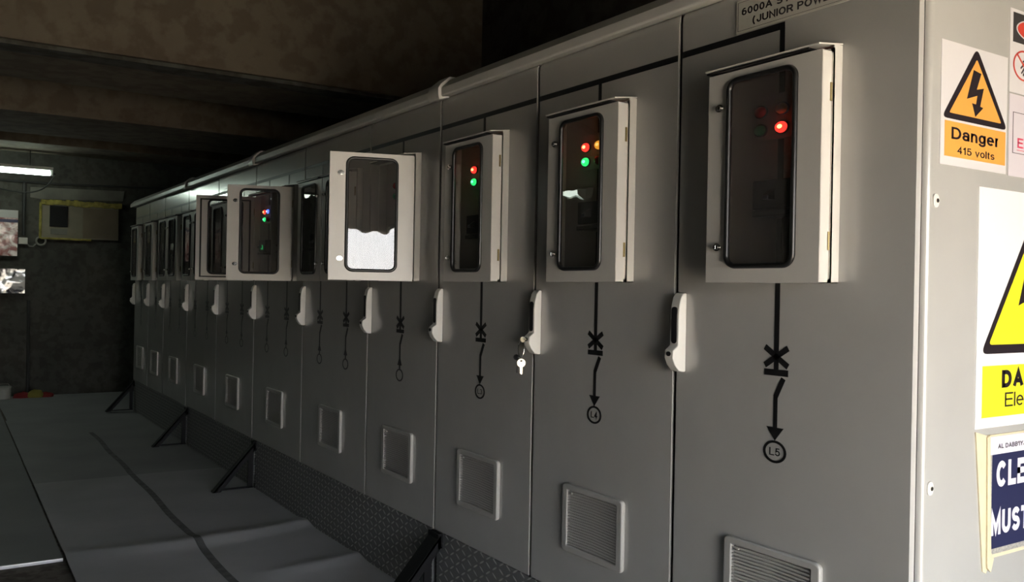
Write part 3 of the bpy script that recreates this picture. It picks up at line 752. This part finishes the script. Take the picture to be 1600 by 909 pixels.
# ------------------------------------------------------------------ signs on the end panel
PY = 0.002-0.016     # face of the end panel
def sheet(t, loc, name, mat, x0, x1, z0, z1, d0, d1, bev=0.0):
    return MB().box(x0, x1, PY-d1, PY-d0, z0, z1).build(name, mat, t, loc, bevel=bev)
def poly(t, loc, name, mat, pts, d0, d1):
    return MB().prism(pts, 1, PY-d1, PY-d0).build(name, mat, t, loc)
def rtri(pts, r, k=5):
    """polygon with rounded corners"""
    out = []; n = len(pts)
    for i in range(n):
        p = Vector(pts[i]); a = (Vector(pts[i-1])-p).normalized(); b = (Vector(pts[(i+1) % n])-p).normalized()
        p0 = p+a*r; p1 = p+b*r
        for j in range(k+1):
            u = j/k; q = (1-u)**2*p0+2*u*(1-u)*p+u*u*p1; out.append(tuple(q))
    return out
BOLT = [(0.208, 1.713), (0.243, 1.708), (0.223, 1.665), (0.256, 1.672), (0.240, 1.624), (0.255, 1.622), (0.219, 1.595), (0.203, 1.628), (0.221, 1.627), (0.227, 1.650), (0.179, 1.636)]

t = thing('warning_sign', 'white sticker with orange lightning triangle reading Danger 415 volts', 'sign', (0.22, PY, 1.46), 'warning signs on the end panel')
loc = (-0.22, -PY, -1.46)
sheet(t, loc, 'backing', 'white', 0.067, 0.372, 1.462, 1.770, 0.0003, 0.0015)
poly(t, loc, 'triangle_border', 'ink', rtri([(0.072, 1.578), (0.374, 1.578), (0.223, 1.772)], 0.022), 0.0015, 0.0021)
poly(t, loc, 'triangle_field', 'orange', rtri([(0.103, 1.5925), (0.343, 1.5925), (0.223, 1.742)], 0.006), 0.0021, 0.0026)
poly(t, loc, 'lightning_bolt', 'ink', BOLT, 0.0026, 0.0031)
sheet(t, loc, 'text_panel', 'orange', 0.085, 0.366, 1.484, 1.572, 0.0015, 0.0021)
m = MB(); text_fit(m, 'Danger', 0.114, 0.334, 1.5285, 0.030, 'Y', PY-0.0026, 0.17); m.build('warning_text', 'ink', t, loc)
m = MB(); text_fit(m, '415 volts', 0.141, 0.313, 1.4935, 0.0185, 'Y', PY-0.0026, 0.15); m.build('voltage_text', 'ink', t, loc)

t = thing('warning_sign', 'white sign with red oval and crossed-out hand at the upper right', 'sign', (0.53, PY, 1.683), 'warning signs on the end panel')
loc = (-0.53, -PY, -1.683)
sheet(t, loc, 'backing', 'white', 0.381, 0.70, 1.683, 1.906, 0.0003, 0.0015)
sheet(t, loc, 'header_panel', 'darkgrey', 0.395, 0.686, 1.818, 1.897, 0.0015, 0.0020)
def ell(cx, cz, rx, rz, n=40): return [(cx+rx*math.cos(2*PI*i/n), cz+rz*math.sin(2*PI*i/n)) for i in range(n)]
poly(t, loc, 'oval_rim', 'white', ell(0.540, 1.857, 0.130, 0.034), 0.0020, 0.0024)
poly(t, loc, 'oval_field', 'red', ell(0.540, 1.857, 0.124, 0.031), 0.0024, 0.0028)
m = MB(); text_fit(m, 'DANGER', 0.452, 0.628, 1.843, 0.0265, 'Y', PY-0.0033, 0.2); m.build('warning_text', 'white', t, loc)
hd = MB().prism([(0.486, 1.786), (0.462, 1.782), (0.455, 1.766), (0.465, 1.755), (0.490, 1.752), (0.520, 1.762), (0.520, 1.784)], 1, PY-0.0020, PY-0.0015)
for (a, b, c_, d_) in ((0.457, 1.768, 0.436, 1.752), (0.461, 1.761, 0.440, 1.739), (0.467, 1.757, 0.449, 1.734), (0.475, 1.755, 0.462, 1.734), (0.468, 1.779, 0.446, 1.771)):
    v = Vector((c_-a, d_-b)).normalized(); n_ = Vector((-v.y, v.x))*0.0035
    hd.prism([(a+n_.x, b+n_.y), (a-n_.x, b-n_.y), (c_-n_.x*.6, d_-n_.y*.6), (c_+n_.x*.6, d_+n_.y*.6)], 1, PY-0.0020, PY-0.0015)
hd.build('hand_symbol', 'ink', t, loc)
rg = MB().ring(ell(0.452, 1.760, 0.055, 0.041), ell(0.452, 1.760, 0.049, 0.0365), 1, PY-0.0026, PY-0.0020)
v = Vector((0.07, -0.052)).normalized(); n_ = Vector((-v.y, v.x))*0.0025
rg.prism([(0.415+n_.x, 1.789+n_.y), (0.415-n_.x, 1.789-n_.y), (0.489-n_.x, 1.731-n_.y), (0.489+n_.x, 1.731+n_.y)], 1, PY-0.0026, PY-0.0020)
rg.build('prohibition_ring', 'red', t, loc)

t = thing('warning_sign', 'pinkish white sign with outlined box and red letters EN', 'sign', (0.53, PY, 1.46), 'warning signs on the end panel')
loc = (-0.53, -PY, -1.46)
sheet(t, loc, 'backing', 'pinkwhite', 0.383, 0.70, 1.460, 1.679, 0.0003, 0.0015)
MB().ring([(0.402, 1.522), (0.684, 1.522), (0.684, 1.632), (0.402, 1.632)], [(0.4045, 1.5235), (0.6815, 1.5235), (0.6815, 1.6305), (0.4045, 1.6305)], 1, PY-0.0019, PY-0.0015).build('box_outline', 'ink', t, loc)
m = MB(); text_fit(m, 'EN', 0.427, 0.492, 1.538, 0.0265, 'Y', PY-0.0019, 0.17); m.box(0.424, 0.500, PY-0.0019, PY-0.0015, 1.531, 1.5325); m.build('red_letters', 'redtext', t, loc)

t = thing('warning_sign', 'large bright white sign with yellow triangle and yellow text panel', 'sign', (0.56, PY, 0.794), 'warning signs on the end panel')
loc = (-0.56, -PY, -0.794)
sheet(t, loc, 'backing', 'whitebright', 0.246, 0.79, 0.795, 1.420, 0.0003, 0.0022)
poly(t, loc, 'triangle_border', 'ink', rtri([(0.266, 0.988), (0.776, 0.988), (0.521, 1.370)], 0.030), 0.0022, 0.0028)
poly(t, loc, 'triangle_field', 'yellow', rtri([(0.302, 1.012), (0.740, 1.012), (0.521, 1.335)], 0.016), 0.0028, 0.0033)
bx = [(0.521+(x-0.217)*2.0, 1.155+(z-1.655)*2.1) for x, z in BOLT]
poly(t, loc, 'lightning_bolt', 'ink', bx, 0.0033, 0.0038)
sheet(t, loc, 'text_panel', 'yellow', 0.275, 0.767, 0.822, 0.957, 0.0022, 0.0028)
m = MB(); text_fit(m, 'DANGER', 0.369, 0.700, 0.897, 0.047, 'Y', PY-0.0032, 0.25); m.build('heading_text', 'ink', t, loc)
m = MB(); text_fit(m, 'Elec', 0.386, 0.520, 0.846, 0.038, 'Y', PY-0.0032, 0.12); m.build('small_text', 'ink', t, loc)

t = thing('notice_board', 'navy notice reading CLEA MUST on a cream taped board', 'sign', (0.52, PY, 0.43))
loc = (-0.52, -PY, -0.43)
MB().prism([(0.248, 0.788), (0.300, 0.776), (0.79, 0.776), (0.79, 0.452), (0.330, 0.452), (0.308, 0.416), (0.292, 0.423)], 1, PY-0.004, PY-0.0003).build('cream_backing', 'cream', t, loc)
MB().prism([(0.296, 0.772), (0.308, 0.778), (0.322, 0.470), (0.336, 0.452), (0.322, 0.418), (0.306, 0.430)], 1, PY-0.010, PY-0.004).build('curled_tape', 'cream', t, loc, bevel=0.002)
sheet(t, loc, 'edge_tape', 'foil', 0.312, 0.79, 0.462, 0.728, 0.004, 0.0055)
sheet(t, loc, 'header_strip', 'lilac', 0.314, 0.79, 0.724, 0.771, 0.0055, 0.0065)
sheet(t, loc, 'navy_field', 'navy', 0.325, 0.79, 0.477, 0.727, 0.0055, 0.0063)
m = MB(); text_fit(m, "AL DABB'IYA SU", 0.350, 0.530, 0.738, 0.0125, 'Y', PY-0.0069, 0.2); m.build('header_text', 'darkgrey', t, loc)
m = MB(); text_fit(m, 'CLEA', 0.345, 0.552, 0.6365, 0.0685, 'Y', PY-0.0068, 0.24)
m.build('upper_lettering', 'lilac', t, loc)
m = MB(); text_fit(m, 'MUST', 0.322, 0.512, 0.5115, 0.0635, 'Y', PY-0.0068, 0.24); m.build('lower_lettering', 'lilac', t, loc)

# ------------------------------------------------------------------ plinth tread plates and steel brackets
pl = [(0.0, 2.41, 'black tread plate at floor level under the three nearest cabinets'), (2.45, 5.20, 'black tread plate between the two nearest floor brackets'),
      (5.24, 7.28, 'dark tread plate between the second and third floor brackets'), (7.32, 9.88, 'dark tread plate along the far end of the row')]
for a, b, l in pl:
    o = MB().box(0.006, 0.030, a, b, FZ, -0.008).build('tread_plate', 'tread', None, bevel=0.002)
    tag(o, l, 'kick plate', 'tread plates along the plinth')
bl = ['nearest black steel bracket at the bottom edge of the photo', 'black triangular steel bracket second from the camera', 'black triangular steel bracket third from the camera', 'farthest black steel bracket by the end of the row']
for (y, l, w) in zip((2.40, 5.20, 7.26, 9.84), bl, (0.10, 0.06, 0.06, 0.06)):
    t = thing('steel_bracket', l, 'bracket', (-0.15, y, FZ), 'steel brackets along the plinth')
    loc = (0.15, -y, -FZ)
    X0, X1, Zt_, Zb = -0.004, -0.30, -0.012, FZ+0.022
    MB().prism([(X0, Zt_), (X0, Zt_-0.016), (X1+0.012, Zb), (X1-0.006, Zb)], 1, y-w/2, y+w/2).build('sloping_brace', 'steelblack', t, loc, bevel=0.001)
    MB().prism([(X0, Zt_), (X0, Zt_-0.060), (X1+0.050, Zb), (X1-0.002, Zb)], 1, y-w/2, y-w/2+0.006).build('brace_flange', 'steelblack', t, loc)
    MB().box(-0.042, -0.006, y+w/2-0.012, y+w/2, Zb, -0.055).build('upright', 'steelblack', t, loc)
    MB().box(X1, -0.004, y-0.012+w/2, y+w/2, Zb, Zb+0.012).build('foot_bar', 'steelblack', t, loc)
    MB().box(-0.02, 0.004, y-w/2, y+w/2, -0.075, -0.008).build('fixing_plate', 'steelblack', t, loc)

# ------------------------------------------------------------------ floor coverings
def mat_h(x, y):
    """height of the loose matting above the floor: soft ridges and a curl against the plinth"""
    h = 0.010
    d = y-(4.12+0.10*math.sin(x*2.2)); h += 0.024*math.exp(-(d/0.10)**2)*(0.35+0.65*min(1, max(0, (x+1.35)/0.7)))
    d = y-(3.30+0.05*math.sin(x*4)); h += 0.018*math.exp(-(d/0.08)**2)*min(1, max(0, (x+0.62)/0.3))
    h += 0.006*mnoise.noise(Vector((x*1.6, y*1.1, 0)))+0.006
    return h
def grid_mat(name, x0f, x1f, y0, y1, nx, ny, mat, label, hf, lift=0.0, thick=0.008):
    vs = []; fs = []
    for j in range(ny+1):
        y = y0+(y1-y0)*j/ny
        for i in range(nx+1):
            x = x0f(y)+(x1f(y)-x0f(y))*i/nx
            vs.append((x, y, FZ+hf(x, y)+lift))
    for j in range(ny):
        for i in range(nx):
            a = j*(nx+1)+i; fs.append((a, a+1, a+nx+2, a+nx+1))
    n = len(vs)
    vs += [(x, y, max(z-thick, FZ+0.001)) for x, y, z in vs]
    fs += [tuple(q+n for q in reversed(f)) for f in list(fs)]
    bd = [i for i in range(nx+1)]+[(j+1)*(nx+1)+nx for j in range(ny)]+[ny*(nx+1)+nx-1-i for i in range(nx)]+[(ny-1-j)*(nx+1) for j in range(ny-1)]
    for k in range(len(bd)):
        a, b = bd[k], bd[(k+1) % len(bd)]; fs.append((b, a, a+n, b+n))
    o = MB().add(vs, fs).build(name, mat, None, angle=50)
    tag(o, label, 'floor mat' if 'tape' not in name else 'tape', 'rubber mats on the floor' if 'tape' not in name else None)
    return o
lx = lambda y: -1.375+0.010*(y-4)
rx = lambda y: 0.002
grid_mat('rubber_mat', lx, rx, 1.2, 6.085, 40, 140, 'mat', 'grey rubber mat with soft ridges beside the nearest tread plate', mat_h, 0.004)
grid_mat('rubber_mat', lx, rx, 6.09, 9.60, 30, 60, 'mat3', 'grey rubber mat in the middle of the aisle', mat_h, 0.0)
grid_mat('rubber_mat', lambda y: -1.30, lambda y: 0.002 if y < 9.97 else 1.2, 9.63, 11.9, 20, 30, 'mat3', 'shade-darkened grey rubber mat in front of the back wall', lambda x, y: 0.010+0.004*mnoise.noise(Vector((x, y, 3))), 0.0)
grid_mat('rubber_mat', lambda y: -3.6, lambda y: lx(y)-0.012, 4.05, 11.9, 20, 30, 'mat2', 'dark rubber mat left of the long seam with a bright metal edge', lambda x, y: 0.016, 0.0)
tag(MB().box(-3.6, -1.388, 4.036, 4.049, FZ+0.001, FZ+0.019).build('edge_strip', 'alu', None, bevel=0.002), 'thin bright metal strip edging the dark left mat', 'strip')
tw = lambda y: -0.735+0.075*(max(0.0, y-2.6)**0.62)/2.6+0.006*math.sin(y*5)
def tape_h(x, y): return mat_h(x, y)+0.0005
grid_mat('floor_tape', lambda y: tw(y)-0.021, lambda y: tw(y)+0.021, 2.9, 6.10, 2, 120, 'tape', 'worn dark tape strip along the nearest grey mat', tape_h, 0.0055, 0.001)
grid_mat('floor_tape', lambda y: tw(y)-0.021, lambda y: tw(y)+0.021, 6.11, 8.4, 2, 60, 'tape', 'dark tape strip continuing on the middle mat', tape_h, 0.0015, 0.001)

# ------------------------------------------------------------------ back wall and far end
def tube_lamp(x0, x1, y, z, label):
    t = thing('fluorescent_lamp', label, 'lamp', ((x0+x1)/2, y, z))
    loc = (-(x0+x1)/2, -y, -z)
    MB().box(x0, x1, y-0.03, y+0.03, z+0.035, z+0.075).build('housing', 'lamphouse', t, loc, bevel=0.004)
    MB().tube([(x0+0.03, y, z), (x1-0.03, y, z)], 0.030, 14).build('tube', 'tube', t, loc, label='glowing white tube')
    for x in (x0, x1-0.035):
        MB().box(x, x+0.035, y-0.022, y+0.022, z-0.030, z+0.04).build('end_cap', 'lamphouse', t, loc, bevel=0.004)
    for x in (x0+0.25, x1-0.25):
        MB().cyl((x, y, z+0.07), 2, 0.005, CEIL-z-0.07, 8).build('drop_rod', 'cable', t, loc)
    return t
tube_lamp(-2.75, -0.768, 11.0, 2.46, 'glowing white fluorescent tube lamp hung at the left by the back wall')

def bulkhead_lamp():
    t = thing('bulkhead_lamp', 'short white lamp on the left wall, mirrored in the L4 box window', 'lamp', (-4.25, 6.79, 2.25)); loc = (4.25, -6.79, -2.25)
    MB().box(-4.399, -4.30, 6.62, 6.96, 2.20, 2.30).build('housing', 'lamphouse', t, loc, bevel=0.01)
    MB().tube([(-4.25, 6.665, 2.25), (-4.25, 6.915, 2.25)], 0.036, 14).build('tube', 'tubedim', t, loc, label='glowing white tube')
    for y in (6.645, 6.915): MB().box(-4.31, -4.21, y, y+0.02, 2.21, 2.29).build('end_cap', 'lamphouse', t, loc, bevel=0.003)
bulkhead_lamp()
def cables():
    pts = [(-2.6, 11.96, 2.43), (-1.6, 11.95, 2.43), (-0.6, 11.95, 2.43), (0.3, 11.96, 2.46), (1.5, 11.96, 2.5)]
    tag(MB().tube(pts, 0.014, 8).build('cable_run', 'cable', None), 'dark cable running along the top of the back wall', 'cable')
    pts = [(-0.78, 11.0, 2.47)]
    for i in range(13):
        a = i/12; pts.append((-0.74+0.12*math.sin(a*PI)*1.0-0.55*a, 11.05+0.85*a, 2.46-0.20*math.sin(a*PI*0.75)))
    pts += [(-1.7, 11.95, 2.40)]
    tag(MB().tube(pts, 0.009, 8).build('lamp_cable', 'cable', None), 'grey cable looping below the end of the tube lamp', 'cable')
    tag(MB().tube([(-1.0, 11.97, 2.42), (-1.0, 11.97, 1.73)], 0.022, 8).build('conduit', 'cable', None), 'dark vertical conduit right of the upper print', 'conduit')
    tag(MB().tube([(-0.93, 11.97, 0.88), (-0.92, 11.97, FZ+0.001)], 0.020, 8).build('conduit', 'cable', None), 'dark vertical pipe standing on the floor at the back wall', 'pipe')
cables()

t = thing('wall_panel', 'pale boarded panel edged with yellow foam, small dark opening in it', 'panel', (-0.32, 12.0, 1.70)); loc = (0.32, -12.0, -1.70)
MB().box(-0.80, 0.146, 11.955, 11.999, 1.712, 2.20).build('board', 'boardpale', t, loc, bevel=0.004)
MB().box(-0.30, 0.14, 11.950, 11.956, 1.725, 2.13).build('tan_sheet', 'board', t, loc)
fo = MB()
for i in range(20):
    x = -0.81+0.965*i/19.5; fo.box(x, x+0.052, 11.93, 11.998, 2.155-0.02*random.random(), 2.21+0.02*random.random())
fo.box(-0.825, -0.795, 11.94, 11.998, 1.70, 2.18)
for i in range(11):
    x = -0.80+0.6*i/11; fo.box(x, x+0.06, 11.94, 11.998, 1.695-0.008*random.random(), 1.716)
fo.build('foam_edge', 'foam', t, loc, bevel=0.006, label='ragged yellow foam edge')
MB().box(-0.703, -0.487, 11.935, 11.956, 1.862, 2.140).build('dark_opening', 'steelblack', t, loc, bevel=0.003)
MB().box(-0.690, -0.490, 11.945, 11.956, 1.760, 1.835).build('pale_label', 'plaster', t, loc)
tag(MB().prism([(-0.93, 2.37), (-0.93, 2.235), (-0.80, 2.22), (0.20, 2.26), (0.22, 2.40)], 1, 11.985, 11.999).build('plaster_patch', 'plaster', None), 'rough grey plaster patch above the boarded panel', 'plaster patch')

def print_sheet(name, x0, x1, z0, z1, mat, label, tilt, bands):
    t = thing(name, label, 'poster', ((x0+x1)/2, 11.93, z0)); loc = (-(x0+x1)/2, -11.93, -z0)
    vs = []; fs = []; nx, nz = 12, 12
    for j in range(nz+1):
        for i in range(nx+1):
            u, v = i/nx, j/nz
            vs.append((x0+(x1-x0)*u, 11.93+0.006*math.sin(u*9)*math.cos(v*7)-tilt*(v)*(z1-z0), z0+(z1-z0)*v))
    for j in range(nz):
        for i in range(nx): a = j*(nx+1)+i; fs.append((a, a+1, a+nx+2, a+nx+1))
    n = len(vs); vs += [(x, y+0.003, z) for x, y, z in vs]; fs += [tuple(q+n for q in reversed(f)) for f in list(fs)]
    MB().add(vs, fs).build('sheet', mat, t, loc, angle=80)
    for (a, b, mm, nm) in bands:
        y = 11.93-tilt*((a-z0))-0.010
        MB().box(x0, x1, y-0.002, y+0.012, a, b).build(nm, mm, t, loc)
    return t
print_sheet('wall_print', -1.75, -1.073, 1.455, 2.045, 'poster1', 'upper pale print with red blotches and a dark blue band', 0.05,
            [(1.945, 2.045, 'legend', 'header_band'), (1.888, 1.925, 'navy', 'blue_band')])
print_sheet('wall_print', -1.75, -0.979, 0.972, 1.288, 'poster2', 'lower glossy print with reflections painted as white swirls on dark', 0.02, [])
o = MB().box(-1.06, -0.955, 11.94, 11.999, 1.615, 1.70).build('junction_box', 'plate', None, bevel=0.006); tag(o, 'small pale junction box right of the upper print', 'junction box')
rp = [(-0.80+0.055*math.cos(2*PI*i/20), 11.96, 1.665+0.055*math.sin(2*PI*i/20)) for i in range(20)]
t = thing('cable_coil', 'small pale coil of cable below the boarded panel', 'cable', (-0.80, 11.96, 1.61)); loc = (0.80, -11.96, -1.61)
MB().tube(rp, 0.012, 8, closed=True).build('coil', 'greycable', t, loc)
MB().tube([(-0.96, 11.965, 1.62), (-0.93, 11.96, 1.59), (-0.89, 11.96, 1.59), (-0.86, 11.96, 1.625)], 0.008, 8).build('tail', 'greycable', t, loc)

# cloth bundle and can on the floor at the far left
t = thing('cloth_bundle', 'crumpled red and yellow cloth lying on the floor by the back wall', 'cloth', (-0.87, 11.7, FZ+0.012)); loc = (0, 0, 0)
def blob(name, mat, cx, rx_, ry_, rz_, seed):
    vs = []; fs = []; n, m_ = 18, 8
    for j in range(m_+1):
        ph = PI/2*j/m_
        for i in range(n):
            a = 2*PI*i/n; k = 1+0.22*mnoise.noise(Vector((math.cos(a)*1.6, math.sin(a)*1.6, ph*2+seed)))
            vs.append((cx+rx_*math.cos(a)*math.cos(ph)*k, ry_*math.sin(a)*math.cos(ph)*k, rz_*math.sin(ph)*k))
    for j in range(m_):
        for i in range(n): fs.append((j*n+i, j*n+(i+1) % n, (j+1)*n+(i+1) % n, (j+1)*n+i))
    fs.append(tuple(range(n)))
    MB().add(vs, fs).build(name, mat, t, angle=60)
blob('red_fold', 'clothred', -0.13, 0.11, 0.09, 0.07, 1); blob('yellow_fold', 'clothyellow', 0.01, 0.12, 0.10, 0.09, 2); blob('red_tail', 'clothred', 0.14, 0.09, 0.08, 0.06, 3)
t = thing('can', 'pale can with a lid standing at the far left edge by the back wall', 'can', (-1.22, 11.6, FZ+0.016))
MB().cyl((0, 0, 0), 2, 0.085, 0.14, 20).build('can_body', 'can', t, bevel=0.006)
MB().cyl((0.0, 0, 0.14), 2, 0.09, 0.02, 20).build('lid', 'can', t, bevel=0.005)
MB().tube([(-0.085, 0, 0.13), (-0.05, -0.02, 0.19), (0.05, -0.02, 0.19), (0.085, 0, 0.13)], 0.005, 6).build('bail_handle', 'greycable', t)
